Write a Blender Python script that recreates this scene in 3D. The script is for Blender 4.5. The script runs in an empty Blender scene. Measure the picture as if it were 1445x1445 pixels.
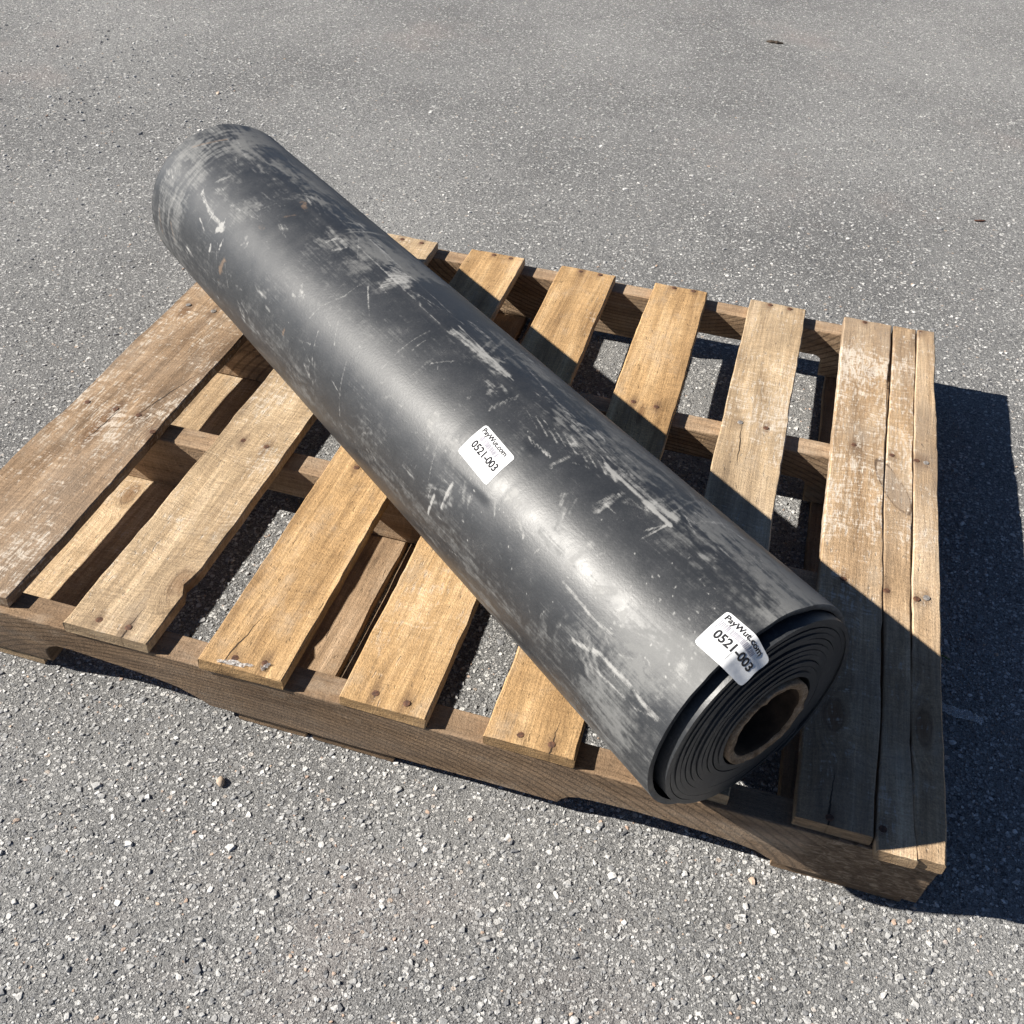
import bpy, bmesh, math, random
import numpy as np
from mathutils import Vector, Matrix, noise as mn

random.seed(7)
RNG = np.random.default_rng(11)
SC = bpy.context.scene
COL = SC.collection

# ------------------------------------------------------------------ camera
CAM = Vector((0.90715, -0.64319, 1.04140))
yaw, pitch, rol = -0.235161, 0.733594, 0.068413
cd = bpy.data.cameras.new('camera')
cam = bpy.data.objects.new('camera', cd)
COL.objects.link(cam)
cy, sy, cp, sp = math.cos(yaw), math.sin(yaw), math.cos(pitch), math.sin(pitch)
fw = Vector((sy * cp, cy * cp, -sp)); rt = Vector((cy, -sy, 0)); up = rt.cross(fw)
rt2 = math.cos(rol) * rt + math.sin(rol) * up
up2 = -math.sin(rol) * rt + math.cos(rol) * up
m = Matrix((rt2, up2, -fw)).transposed().to_4x4(); m.translation = CAM
cam.matrix_world = m
cd.sensor_width = 36.0; cd.lens = 1471.05 / 1445.0 * 36.0
cd.clip_start = 0.01; cd.clip_end = 500
SC.camera = cam

# ------------------------------------------------------------------ sky, sun, exposure
SUN_EL, SUN_AZ = math.radians(35.3), math.radians(15.5)     # azimuth of the travelling light from +X
ldir = Vector((math.cos(SUN_EL) * math.cos(SUN_AZ), math.cos(SUN_EL) * math.sin(SUN_AZ), -math.sin(SUN_EL)))
w = bpy.data.worlds.new('World'); SC.world = w; w.use_nodes = True
wn = w.node_tree.nodes; wl = w.node_tree.links
bg = wn['Background']; sky = wn.new('ShaderNodeTexSky')
sky.sky_type = 'NISHITA'; sky.sun_disc = False
sky.sun_elevation = SUN_EL
sky.sun_rotation = math.atan2(-ldir.x, -ldir.y)
sky.air_density = 0.42; sky.dust_density = 0.1; sky.ozone_density = 1.6
wl.new(sky.outputs['Color'], bg.inputs['Color']); bg.inputs['Strength'].default_value = 0.05
sd = bpy.data.lights.new('sun', 'SUN'); sun = bpy.data.objects.new('sun', sd); COL.objects.link(sun)
sd.energy = 5.0; sd.angle = math.radians(0.53); sd.color = (1.0, 0.95, 0.87)
sun.rotation_euler = ldir.to_track_quat('-Z', 'Y').to_euler(); sun.location = (-3, 0, 4)
SC.view_settings.view_transform = 'Standard'; SC.view_settings.look = 'None'
SC.view_settings.exposure = 1.0; SC.view_settings.gamma = 1.0
SC.view_settings.use_curve_mapping = False
SC.cycles.max_bounces = 5; SC.cycles.diffuse_bounces = 3; SC.cycles.glossy_bounces = 2; SC.cycles.transparent_max_bounces = 6


# ------------------------------------------------------------------ node helper
class NT:
    def __init__(s, name):
        s.mat = bpy.data.materials.new(name); s.mat.use_nodes = True
        s.t = s.mat.node_tree; s.n = s.t.nodes; s.bsdf = s.n['Principled BSDF']
        s.tc = s.n.new('ShaderNodeTexCoord'); s.P = s.tc.outputs['Object']
    def put(s, sock, v):
        if isinstance(v, bpy.types.NodeSocket): s.t.links.new(v, sock)
        elif v is not None: sock.default_value = v
    def math(s, op, a, b=None, c=None, clamp=False):
        n = s.n.new('ShaderNodeMath'); n.operation = op; n.use_clamp = clamp
        s.put(n.inputs[0], a); s.put(n.inputs[1], b); s.put(n.inputs[2], c); return n.outputs[0]
    def vmath(s, op, a, b=None):
        n = s.n.new('ShaderNodeVectorMath'); n.operation = op
        s.put(n.inputs[0], a); s.put(n.inputs[1], b)
        return n.outputs['Value'] if op in ('LENGTH', 'DISTANCE', 'DOT_PRODUCT') else n.outputs[0]
    def mp(s, v, scale=(1, 1, 1), loc=(0, 0, 0), rot=(0, 0, 0)):
        n = s.n.new('ShaderNodeMapping'); s.put(n.inputs['Vector'], v)
        n.inputs['Scale'].default_value = scale; n.inputs['Location'].default_value = loc; n.inputs['Rotation'].default_value = rot
        return n.outputs[0]
    def noise(s, v, scale=5, detail=4, rough=.55, dist=0.0):
        n = s.n.new('ShaderNodeTexNoise'); s.put(n.inputs['Vector'], v)
        n.inputs['Scale'].default_value = scale; n.inputs['Detail'].default_value = detail
        n.inputs['Roughness'].default_value = rough; n.inputs['Distortion'].default_value = dist
        return n.outputs[0]
    def vor(s, v, scale, feature='F1', rnd=1.0):
        n = s.n.new('ShaderNodeTexVoronoi'); n.feature = feature; s.put(n.inputs['Vector'], v)
        n.inputs['Scale'].default_value = scale; n.inputs['Randomness'].default_value = rnd; return n
    def ramp(s, f, stops):
        n = s.n.new('ShaderNodeValToRGB'); s.put(n.inputs[0], f); e = n.color_ramp.elements
        while len(e) < len(stops): e.new(0.5)
        for i, (p, c) in enumerate(stops):
            e[i].position = p; e[i].color = (c, c, c, 1) if not isinstance(c, tuple) else (*c, 1)
        return n.outputs[0]
    def step(s, f, a, b, lo=0.0, hi=1.0):
        n = s.n.new('ShaderNodeMapRange'); n.interpolation_type = 'SMOOTHSTEP'; s.put(n.inputs[0], f)
        for i, v in enumerate((a, b, lo, hi)): n.inputs[i + 1].default_value = v
        return n.outputs[0]
    def mix(s, f, a, b, mode='MIX'):
        n = s.n.new('ShaderNodeMix'); n.data_type = 'RGBA'; n.blend_type = mode
        s.put(n.inputs[0], f)
        for k, v in ((6, a), (7, b)): s.put(n.inputs[k], (*v, 1) if isinstance(v, tuple) else v)
        return n.outputs[2]
    def bump(s, h, dist=.001, strength=1.0, nrm=None):
        n = s.n.new('ShaderNodeBump'); n.inputs['Strength'].default_value = strength
        n.inputs['Distance'].default_value = dist; s.put(n.inputs['Height'], h)
        if nrm is not None: s.put(n.inputs['Normal'], nrm)
        return n.outputs[0]
    def attr(s, name):
        n = s.n.new('ShaderNodeAttribute'); n.attribute_name = name; return n.outputs['Fac']
    def out(s, color, rough=.8, normal=None, spec=.5):
        s.put(s.bsdf.inputs['Base Color'], (*color, 1) if isinstance(color, tuple) else color)
        s.put(s.bsdf.inputs['Roughness'], rough); s.bsdf.inputs['Specular IOR Level'].default_value = spec
        if normal is not None: s.put(s.bsdf.inputs['Normal'], normal)
        return s.mat


def link(name, me, mat, parent=None, loc=None):
    o = bpy.data.objects.new(name, me); COL.objects.link(o)
    if mat is not None and not me.materials: me.materials.append(mat)
    if parent is not None: o.parent = parent
    if loc is not None: o.location = loc
    return o

def empty(name, loc=(0, 0, 0)):
    o = bpy.data.objects.new(name, None); COL.objects.link(o); o.location = loc; o.empty_display_size = .1; return o

def tag(o, label=None, cat=None, group=None, kind=None):
    for k, v in (('label', label), ('category', cat), ('group', group), ('kind', kind)):
        if v: o[k] = v
    return o

def mesh_np(name, verts, faces, smooth=False):
    """verts (n,3), faces (m,k) arrays, all faces with k corners"""
    me = bpy.data.meshes.new(name); verts = np.asarray(verts, np.float32); faces = np.asarray(faces, np.int32)
    me.vertices.add(len(verts)); me.vertices.foreach_set('co', verts.ravel())
    k = faces.shape[1]
    me.loops.add(faces.size); me.loops.foreach_set('vertex_index', faces.ravel())
    me.polygons.add(len(faces)); me.polygons.foreach_set('loop_start', np.arange(0, faces.size, k, dtype=np.int32))
    me.polygons.foreach_set('use_smooth', np.full(len(faces), smooth))
    me.update(calc_edges=True); me.validate(); return me

# ------------------------------------------------------------------ ground
def asphalt_base(nt, P):
    big = nt.noise(P, .9, 4, .6); mid = nt.noise(P, 7, 4, .6)
    return nt.math('ADD', nt.math('MULTIPLY', nt.math('SUBTRACT', big, .5), .30), nt.math('MULTIPLY', nt.math('SUBTRACT', mid, .5), .22))

def ground_mat():
    nt = NT('asphalt'); P = nt.P
    v1 = nt.vor(P, 150); v2 = nt.vor(nt.mp(P, loc=(3.1, 7.7, 0)), 360)
    sep1 = nt.n.new('ShaderNodeSeparateColor'); nt.put(sep1.inputs[0], v1.outputs['Color'])
    sep2 = nt.n.new('ShaderNodeSeparateColor'); nt.put(sep2.inputs[0], v2.outputs['Color'])
    fine = nt.noise(P, 620, 3, .7)
    big = nt.noise(P, 1.1, 5, .6)
    f = nt.math('ADD', fine, nt.math('MULTIPLY_ADD', big, .4, -.20))
    base = nt.ramp(f, [(.30, (.035, .035, .037)), (.47, (.215, .213, .209)), (.70, (.47, .465, .45))])
    tone = nt.ramp(sep1.outputs[1], [(0, (.10, .102, .108)), (.3, (.28, .28, .278)), (.7, (.54, .533, .515)), (.96, (.80, .79, .76)), (1, (.50, .40, .32))])
    m1 = nt.step(nt.math('SUBTRACT', nt.math('MULTIPLY_ADD', sep1.outputs[0], .58, .0), v1.outputs['Distance']), -.02, .08)
    tone2 = nt.ramp(sep2.outputs[1], [(0, (.075, .077, .083)), (.4, (.24, .24, .238)), (.8, (.50, .492, .475)), (1, (.72, .70, .67))])
    m2 = nt.step(nt.math('SUBTRACT', nt.math('MULTIPLY_ADD', sep2.outputs[0], .78, .02), v2.outputs['Distance']), -.02, .12)
    c = nt.mix(nt.math('MULTIPLY', m2, .85), base, tone2); c = nt.mix(nt.math('MULTIPLY', m1, .9), c, tone)
    st = nt.step(nt.noise(nt.mp(P, loc=(4, 1, 0)), 1.9, 4, .6), .58, .72)
    c = nt.mix(nt.math('MULTIPLY', st, .16), c, (.46, .36, .32))
    drk = nt.step(big, .60, .74)
    c = nt.mix(nt.math('MULTIPLY', drk, .25), c, (.12, .12, .122))
    spot = nt.step(nt.noise(nt.mp(P, loc=(2, 14, 0)), 9, 3, .6), .71, .78)
    c = nt.mix(nt.math('MULTIPLY', spot, .4), c, (.08, .08, .082))
    h = nt.math('ADD', nt.math('MULTIPLY', m1, .9), nt.math('MULTIPLY', m2, .85))
    h = nt.math('ADD', h, nt.math('MULTIPLY', fine, .8))
    return nt.out(c, .9, nt.bump(h, .0042, 1.0), .25)

gm = ground_mat()
# one sheet that reaches far out, fine near the pallet
def ground_mesh():
    xs = np.concatenate([[-150, -40, -12, -5], np.linspace(-2.2, 4.0, 32), [7, 14, 45, 150]])
    ys = np.concatenate([[-150, -40, -12, -4], np.linspace(-1.5, 4.5, 32), [8, 16, 45, 150]])
    X, Y = np.meshgrid(xs, ys); Z = np.zeros_like(X)
    for i in np.ndindex(X.shape):
        d = max(0, math.hypot(X[i] - .6, Y[i] - .5) - 1.1)
        Z[i] = min(1, d / 2) * .012 * mn.noise(Vector((X[i] * .7, Y[i] * .7, 3)))
    n = len(xs); idx = np.arange(n * len(ys)).reshape(len(ys), n)
    F = np.stack([idx[:-1, :-1], idx[:-1, 1:], idx[1:, 1:], idx[1:, :-1]], -1).reshape(-1, 4)
    return mesh_np('ground', np.stack([X, Y, Z], -1).reshape(-1, 3), F, True)
ground = tag(link('ground', ground_mesh(), gm), 'weathered grey asphalt with pale stone chips', None, None, 'structure')

def gz(x, y):
    d = np.maximum(0, np.hypot(x - .6, y - .5) - 1.1)
    return np.where(d < .05, 0.0, -0.0015 * np.minimum(1, d))

def stone_mat(name, per_object):
    nt = NT(name)
    if per_object:
        oi = nt.n.new('ShaderNodeObjectInfo'); r = oi.outputs['Random']
    else:
        g = nt.n.new('ShaderNodeNewGeometry'); r = g.outputs['Random Per Island']
    geo = nt.n.new('ShaderNodeNewGeometry')
    c = nt.ramp(r, [(0, (.11, .112, .118)), (.12, (.21, .212, .217)), (.35, (.29, .29, .288)), (.62, (.40, .396, .386)), (.85, (.55, .542, .525)), (.972, (.74, .725, .695)), (.98, (.44, .31, .24)), (1, (.52, .40, .30))])
    f = nt.noise(geo.outputs['Position'], 900, 3, .6)
    c = nt.mix(.6, c, nt.ramp(f, [(.25, .12), (.75, .85)]), 'OVERLAY')
    # weathered film of bitumen dust
    film = nt.step(nt.noise(geo.outputs['Position'], 160, 3, .6), .45, .66)
    c = nt.mix(nt.math('MULTIPLY', film, .45), c, (.21, .21, .208))
    return nt.out(c, .8, nt.bump(f, .0006, .7), .35)

STONE_M = stone_mat('aggregate', False); STONE_O = stone_mat('aggregate_stone', True)

def stone_batch(cx, cyy, r, seed):
    """chips set in the binder: outer ring in the matrix, tilted flattened top"""
    rg = np.random.default_rng(seed); n = len(cx); K = 6
    ang = (np.arange(K) / K * 2 * np.pi)[None] + rg.uniform(-.35, .35, (n, K)) ; rot = rg.uniform(0, 2 * np.pi, (n, 1))
    rad = rg.uniform(.68, 1.2, (n, K)); el = rg.uniform(.5, 1.0, (n, 1))
    px = np.cos(ang) * rad; py = np.sin(ang) * rad * el
    c, s = np.cos(rot), np.sin(rot)
    ox, oy = px * c - py * s, px * s + py * c
    h = np.clip(r * rg.uniform(.12, .42, n), .0004, .0022)[:, None]
    top = rg.uniform(.55, .82, (n, K))
    tx, ty = rg.uniform(-.45, .45, (n, 1)), rg.uniform(-.45, .45, (n, 1))
    R = r[:, None]; z0 = gz(cx, cyy)[:, None]
    V = np.zeros((n, 2 * K + 1, 3))
    V[:, :K, 0] = cx[:, None] + ox * R; V[:, :K, 1] = cyy[:, None] + oy * R; V[:, :K, 2] = z0 - .0022
    V[:, K:2 * K, 0] = cx[:, None] + ox * R * top; V[:, K:2 * K, 1] = cyy[:, None] + oy * R * top
    V[:, K:2 * K, 2] = z0 + h * (1 + tx * ox + ty * oy) * rg.uniform(.75, 1.1, (n, K))
    V[:, 2 * K, 0] = cx + rg.uniform(-.2, .2, n) * r; V[:, 2 * K, 1] = cyy + rg.uniform(-.2, .2, n) * r; V[:, 2 * K, 2] = (z0 + h * 1.12)[:, 0]
    f = []
    for k in range(K):
        k2 = (k + 1) % K
        f += [(k, k2, K + k2), (k, K + k2, K + k), (K + k, K + k2, 2 * K)]
    F = (np.array(f)[None] + (np.arange(n) * (2 * K + 1))[:, None, None]).reshape(-1, 3)
    return V.reshape(-1, 3), F

def scatter(n, x0, x1, y0, y1, fall):
    x = RNG.uniform(x0, x1, n); y = RNG.uniform(y0, y1, n)
    d = np.hypot(x - .85, y + .15); keep = RNG.uniform(0, 1, n) < np.exp(-np.maximum(0, d - .75) / fall)
    return x[keep], y[keep]

ax_, ay_ = scatter(320000, -1.0, 2.5, -.75, 2.0, .36)
ar_ = np.exp(RNG.normal(math.log(.0019), .38, len(ax_))); ar_ = np.clip(ar_, .0009, .0048)
bx_, by_ = scatter(46000, -1.4, 2.7, -.75, 3.7, 1.05)
br_ = np.clip(np.exp(RNG.normal(math.log(.0036), .3, len(bx_))), .002, .0075)
# the biggest chips in front stay single stones
dd = np.hypot(bx_ - .85, by_ + .3); score = br_ / (dd + .35)
under = (bx_ > -.02) & (bx_ < 1.24) & (by_ > -.01) & (by_ < 1.04)
score[under] = 0
big = np.argsort(-score)[:280]
msk = np.ones(len(bx_), bool); msk[big] = False
V, F = stone_batch(np.concatenate([ax_, bx_[msk]]), np.concatenate([ay_, by_[msk]]), np.concatenate([ar_, br_[msk]]), 5)
tag(link('aggregate', mesh_np('aggregate', V, F), STONE_M, ground), kind='stuff')
stone_meshes = []
for k in range(14):
    V, F = stone_batch(np.array([.6]), np.array([.5]), np.array([1.0]) * .005, 100 + k)
    stone_meshes.append(mesh_np('stone', (V - np.array([.6, .5, 0])), F)); stone_meshes[-1].materials.append(STONE_O)
for j, i in enumerate(big):
    o = bpy.data.objects.new('stone', stone_meshes[j % 14]); COL.objects.link(o); o.parent = ground
    s = br_[i] / .005; o.location = (bx_[i], by_[i], float(gz(bx_[i], by_[i]))); o.scale = (s, s, min(s, 1.2)); o.rotation_euler.z = random.uniform(0, 6.28)

# ------------------------------------------------------------------ wood
H = 0.121          # deck top above the ground
TB = 0.016         # deck board thickness

def wood_mat(name, dark, mid, light, seed, white=.3, saw=.5, knots=(), smears=(), cracks=(), grey=.0, along='Y', arcs=None, whitebox=None, rot=None, stains=()):
    """long axis of the piece is local Y ('Y') or X ('X'); knots (x, y, rx, ry), smears round nails (x, y), cracks (x0, y0, length, bend)"""
    nt = NT(name); P0 = nt.P
    if along == 'X':
        P0 = nt.mp(P0, rot=(0, 0, math.pi / 2))
    S = nt.mp(P0, loc=(seed * 1.37, seed * 2.11, seed * .73))
    kd = None; D = S
    sepP = nt.n.new('ShaderNodeSeparateXYZ'); nt.put(sepP.inputs[0], P0)
    flat = nt.n.new('ShaderNodeCombineXYZ'); nt.put(flat.inputs[0], sepP.outputs[0]); nt.put(flat.inputs[1], sepP.outputs[1])
    FP = flat.outputs[0]
    kmasks = []
    for (kx, ky, rx, ry) in knots:
        d = nt.vmath('LENGTH', nt.mp(FP, scale=(1 / rx, 1 / ry, 1), loc=(-kx / rx, -ky / ry, 0)))
        wv = nt.math('MULTIPLY', nt.step(d, 3.2, .4), rx * 1.6)
        cb = nt.n.new('ShaderNodeCombineXYZ'); nt.put(cb.inputs[0], wv); nt.put(cb.inputs[2], wv)
        D = nt.vmath('ADD', D, cb.outputs[0]); kmasks.append(d)
    wob = nt.noise(nt.mp(D, scale=(9, 1.6, 9)), 1.0, 3, .5)
    cbw = nt.n.new('ShaderNodeCombineXYZ'); nt.put(cbw.inputs[0], nt.math('MULTIPLY', wob, .03)); nt.put(cbw.inputs[2], nt.math('MULTIPLY', wob, .03))
    G = nt.vmath('ADD', D, cbw.outputs[0])
    cbs = nt.n.new('ShaderNodeCombineXYZ'); nt.put(cbs.inputs[1], nt.math('MULTIPLY', nt.noise(nt.mp(S, scale=(16, 7, 16)), 1.0, 2, .5), .035)); SW = nt.vmath('ADD', S, cbs.outputs[0])
    g1 = nt.noise(nt.mp(G, scale=(48, 2.2, 48)), 1.0, 6, .62)
    g2 = nt.noise(nt.mp(G, scale=(300, 12, 300)), 1.0, 4, .65, .4)
    g3 = nt.noise(nt.mp(SW, scale=(32, 290, 32), rot=(0, 0, .12 + .1 * math.sin(seed * 3))), 1.0, 4, .65, .5)
    pores = nt.noise(nt.mp(G, scale=(260, 60, 260)), 1.0, 3, .6)
    blot = nt.noise(nt.mp(S, scale=(9, 4, 9)), 1.0, 5, .6)
    f = nt.math('ADD', nt.math('MULTIPLY', g1, .70), nt.math('MULTIPLY', blot, .62))
    f = nt.math('SUBTRACT', f, .16)
    c = nt.ramp(f, [(.27, tuple(x * .85 for x in dark)), (.40, tuple((x + y) / 2 for x, y in zip(dark, mid))), (.52, mid), (.72, light)])
    if arcs:
        dl = nt.vmath('LENGTH', nt.mp(nt.vmath('ADD', P0, nt.vmath('MULTIPLY', cbw.outputs[0], (0, 0, .35))), scale=(0, arcs[2], 1), loc=(0, -arcs[1] * arcs[2], -arcs[0])))
        wvv = nt.math('SINE', nt.math('MULTIPLY', dl, arcs[3]))
        snn = nt.n.new('ShaderNodeSeparateXYZ'); nt.put(snn.inputs[0], nt.tc.outputs['Normal'])
        side = nt.step(nt.math('ABSOLUTE', snn.outputs[2]), .6, .4)
        c = nt.mix(nt.math('MULTIPLY', nt.math('MULTIPLY', nt.step(wvv, .35, .95), .6), side), c, tuple(x * .45 for x in dark))
    c = nt.mix(.5, c, nt.ramp(g2, [(.25, .18), (.75, .8)]), 'OVERLAY')
    fz = nt.noise(nt.mp(SW, scale=(520, 420, 520)), 1.0, 3, .7)
    c = nt.mix(.5, c, nt.ramp(fz, [(.28, .2), (.72, .8)]), 'OVERLAY')
    hz = nt.noise(nt.mp(SW, scale=(17, 8, 17), loc=(3, 8, 1)), 1.0, 6, .72)
    c = nt.mix(nt.step(hz, .50, .72, 0, .40), c, (.42, .35, .27))
    c = nt.mix(nt.step(hz, .44, .28, 0, .36), c, tuple(x * .65 for x in dark))
    c = nt.mix(.42 * saw + .06, c, nt.ramp(g3, [(.3, .2), (.7, .8)]), 'OVERLAY')
    c = nt.mix(nt.step(pores, .62, .74, 0, .5), c, tuple(x * .4 for x in dark))
    if grey > 0:
        gmask = nt.step(nt.noise(nt.mp(S, scale=(7, 3, 7), loc=(5, 5, 5)), 1.0, 5, .65), .42, .66)
        c = nt.mix(nt.math('MULTIPLY', gmask, grey), c, (.20, .175, .15))
    # knots: brown heart, ring, dark rim
    for d in kmasks:
        n = nt.math('ADD', d, nt.math('MULTIPLY', nt.math('SUBTRACT', blot, .5), .8))
        n = nt.math('ADD', n, nt.math('MULTIPLY', nt.math('SUBTRACT', g1, .5), 1.2))
        c = nt.mix(nt.step(n, 2.0, .2, 0, .75), c, (.15, .078, .036))
        ring = nt.math('MULTIPLY', nt.step(n, .8, 1.0), nt.step(n, 1.25, 1.0))
        c = nt.mix(nt.math('MULTIPLY', ring, .3), c, (.06, .033, .018))
    # weathering halo round the nails, drawn out along the grain
    for (sx, sy) in smears:
        d = nt.vmath('LENGTH', nt.mp(FP, scale=(1 / .011, 1 / .026, 1), loc=(-sx / .011, -sy / .026, 0)))
        d = nt.math('ADD', d, nt.math('MULTIPLY', nt.math('SUBTRACT', g1, .5), 1.6))
        c = nt.mix(nt.step(d, 1.0, .1, 0, .5), c, (.085, .05, .033))
    for (sx, sy, rx, ry, ra) in stains:                    # leaf-shaped bark inclusion: grey inside, dark rim
        q = nt.mp(nt.mp(FP, loc=(-sx, -sy, 0)), rot=(0, 0, -ra))
        d = nt.vmath('LENGTH', nt.mp(q, scale=(1 / rx, 1 / ry, 1)))
        d = nt.math('ADD', d, nt.math('MULTIPLY', nt.math('SUBTRACT', blot, .5), .7))
        c = nt.mix(nt.step(d, 1.0, .8, 0, .45), c, (.23, .19, .155))
        rim_ = nt.math('MULTIPLY', nt.step(d, .86, .97), nt.step(d, 1.08, .99))
        c = nt.mix(nt.math('MULTIPLY', nt.math('MULTIPLY', rim_, .9), nt.step(g1, .35, .6)), c, (.07, .045, .032))
    # pale sawn fuzz and dried dust
    if white > 0:
        wn_ = nt.noise(nt.mp(S, scale=(14, 9, 14), loc=(11, 2, 7)), 1.0, 5, .62)
        wm = nt.math('ADD', wn_, nt.math('MULTIPLY', nt.math('SUBTRACT', g3, .5), .75))
        wm = nt.math('ADD', wm, nt.math('MULTIPLY', nt.math('SUBTRACT', pores, .5), 1.2))
        if whitebox:
            y0, y1 = whitebox
            bx = nt.math('MULTIPLY', nt.step(sepP.outputs[1], y0 - .05, y0 + .05), nt.step(sepP.outputs[1], y1 + .05, y1 - .05))
            wm = nt.math('ADD', wm, nt.math('MULTIPLY_ADD', bx, .2, -.12))
        wm = nt.step(wm, .60 - .10 * white, .92 - .10 * white)
        c = nt.mix(nt.math('MULTIPLY', wm, min(.75, .35 + .5 * white)), c, (.64, .57, .48))
    ck = None
    for (x0, y0, ln, bend) in cracks:
        yy = nt.math('SUBTRACT', sepP.outputs[1], y0)
        xx = nt.math('SUBTRACT', sepP.outputs[0], x0)
        xx = nt.math('SUBTRACT', xx, nt.math('MULTIPLY', yy, bend))
        xx = nt.math('ADD', xx, nt.math('MULTIPLY', nt.math('SUBTRACT', nt.noise(nt.mp(S, scale=(1, 40, 1)), 1.0, 3, .6), .5), .008))
        t = nt.math('DIVIDE', nt.math('ABSOLUTE', yy), ln)
        wd = nt.math('MULTIPLY', nt.math('SUBTRACT', 1.0, t, clamp=True), .0011)
        k = nt.math('MULTIPLY', nt.math('LESS_THAN', nt.math('ABSOLUTE', xx), wd), 1.0)
        c = nt.mix(nt.math('MULTIPLY', k, .9), c, (.025, .017, .012)); ck = k if ck is None else nt.math('MAXIMUM', ck, k)  # dark of each split: its inner shade put into the wood colour
    if rot is not None:                                    # weathered, fibrous rotten stretch
        rn = nt.noise(nt.mp(S, scale=(190, 75, 190)), 1.0, 6, .75, .8); rmk = nt.math('ADD', nt.step(sepP.outputs[1], rot - .06, rot + .08), nt.math('MULTIPLY', nt.math('SUBTRACT', blot, .5), 1.2))
        rmk = nt.step(rmk, .35, .8)
        c = nt.mix(nt.math('MULTIPLY', rmk, .85), c, nt.ramp(rn, [(.33, (.03, .02, .013)), (.5, (.15, .10, .062)), (.68, (.42, .33, .24))]))
    # end grain
    sn = nt.n.new('ShaderNodeSeparateXYZ'); nt.put(sn.inputs[0], nt.tc.outputs['Normal'])
    en = nt.step(nt.math('ABSOLUTE', sn.outputs[0 if along == 'X' else 1]), .75, .9)
    eg = nt.noise(nt.mp(S, scale=(30, 30, 220)), 1.0, 4, .6)
    c = nt.mix(nt.math('MULTIPLY', en, .75), c, nt.ramp(eg, [(.3, tuple(x * .45 for x in dark)), (.7, tuple(x * .85 for x in mid))]))
    h = nt.math('ADD', nt.math('MULTIPLY', g2, .5), nt.math('MULTIPLY', g3, .55 * saw + .1))
    h = nt.math('ADD', h, nt.math('MULTIPLY', g1, .6)); h = nt.math('ADD', h, nt.math('MULTIPLY', fz, .6)); h = nt.math('SUBTRACT', h, nt.math('MULTIPLY', nt.step(pores, .62, .74), .5))
    if rot is not None: h = nt.math('ADD', h, nt.math('MULTIPLY', nt.math('MULTIPLY', rn, rmk), 3.0))
    if ck is not None: h = nt.math('SUBTRACT', h, nt.math('MULTIPLY', ck, 2.0))
    return nt.out(c, .82, nt.bump(h, .0016, .9), .25)

def interp(pl, y):
    return float(np.interp(y, [p[0] for p in pl], [p[1] for p in pl]))

def board_mesh(left, right, y0, y1, z0, z1, seed, nst=64, rough=.0010, cham=.0016, tilt=(0, 0), skew0=0, skew1=0, chips=(), ncol=7):
    """plank along Y between two edge polylines [(y, x)..]; mesh coordinates about its centre"""
    cx = (interp(left, (y0 + y1) / 2) + interp(right, (y0 + y1) / 2)) / 2; cyy = (y0 + y1) / 2; cz = (z0 + z1) / 2
    ts = np.linspace(0, 1, nst); rings = []
    us = [0, None] ; M = None
    for i, t in enumerate(ts):
        ring = []
        y = y0 + (y1 - y0) * t
        xl, xr = interp(left, y), interp(right, y)
        xl += rough * 2.4 * mn.noise(Vector((seed, y * 9, 1))) + rough * 1.0 * mn.noise(Vector((seed, y * 60, 2)))
        xr += rough * 2.4 * mn.noise(Vector((seed, y * 9, 5))) + rough * 1.0 * mn.noise(Vector((seed, y * 60, 6)))
        for (chy, hw, dep, side) in chips:
            k = max(0, 1 - abs(y - chy) / hw)
            if side > 0: xr -= dep * k ** .7
            else: xl += dep * k ** .7
        wdt = xr - xl
        zb = .0012 * mn.noise(Vector((seed * 2, y * 2.2, 9)))
        pts = []
        c1 = cham * (1 + .7 * mn.noise(Vector((seed, y * 30, 11)))); c2 = cham * (1 + .7 * mn.noise(Vector((seed, y * 30, 17))))
        top = [(xl + c1, z1)] + [(xl + wdt * k / ncol, z1) for k in range(1, ncol)] + [(xr - c2, z1), (xr, z1 - c2)]
        bot = [(xr, z0 + cham), (xr - cham, z0), (xl + cham, z0), (xl, z0 + cham), (xl, z1 - c1)]
        for (x, z) in top + bot:
            u = (x - xl) / max(wdt, 1e-6)
            zz = z + zb + tilt[0] * (u - .5) + tilt[1] * (t - .5)
            if z > z0 + cham * 1.5: zz += .0006 * mn.noise(Vector((x * 40, y * 12, seed)))
            yj = 0
            if i == 0: yj = skew0 * (u - .5) + .0016 * mn.noise(Vector((x * 90, z * 200, seed)))
            if i == nst - 1: yj = skew1 * (u - .5) + .0016 * mn.noise(Vector((x * 90, z * 200, seed + 4)))
            pts.append((x - cx, y + yj - cyy, zz - cz))
        rings.append(pts)
    m_ = len(rings[0]); V = [p for r in rings for p in r]; F = []
    for i in range(nst - 1):
        for k in range(m_):
            k2 = (k + 1) % m_; F.append((i * m_ + k, i * m_ + k2, (i + 1) * m_ + k2, (i + 1) * m_ + k))
    F.append(tuple(reversed(range(m_)))); F.append(tuple(range((nst - 1) * m_, nst * m_)))
    me = bpy.data.meshes.new('board'); me.from_pydata(V, [], F)
    bm = bmesh.new(); bm.from_mesh(me); bmesh.ops.recalc_face_normals(bm, faces=bm.faces); bm.to_mesh(me); bm.free()
    me.update(); return me, Vector((cx, cyy, cz))

pallet = tag(empty('wooden_pallet', (0.61, 0.51, 0)), 'worn wooden stringer pallet with seven slatted deck rows under the rubber roll', 'pallet')
ORG = Vector((0.61, 0.51, 0))

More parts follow.
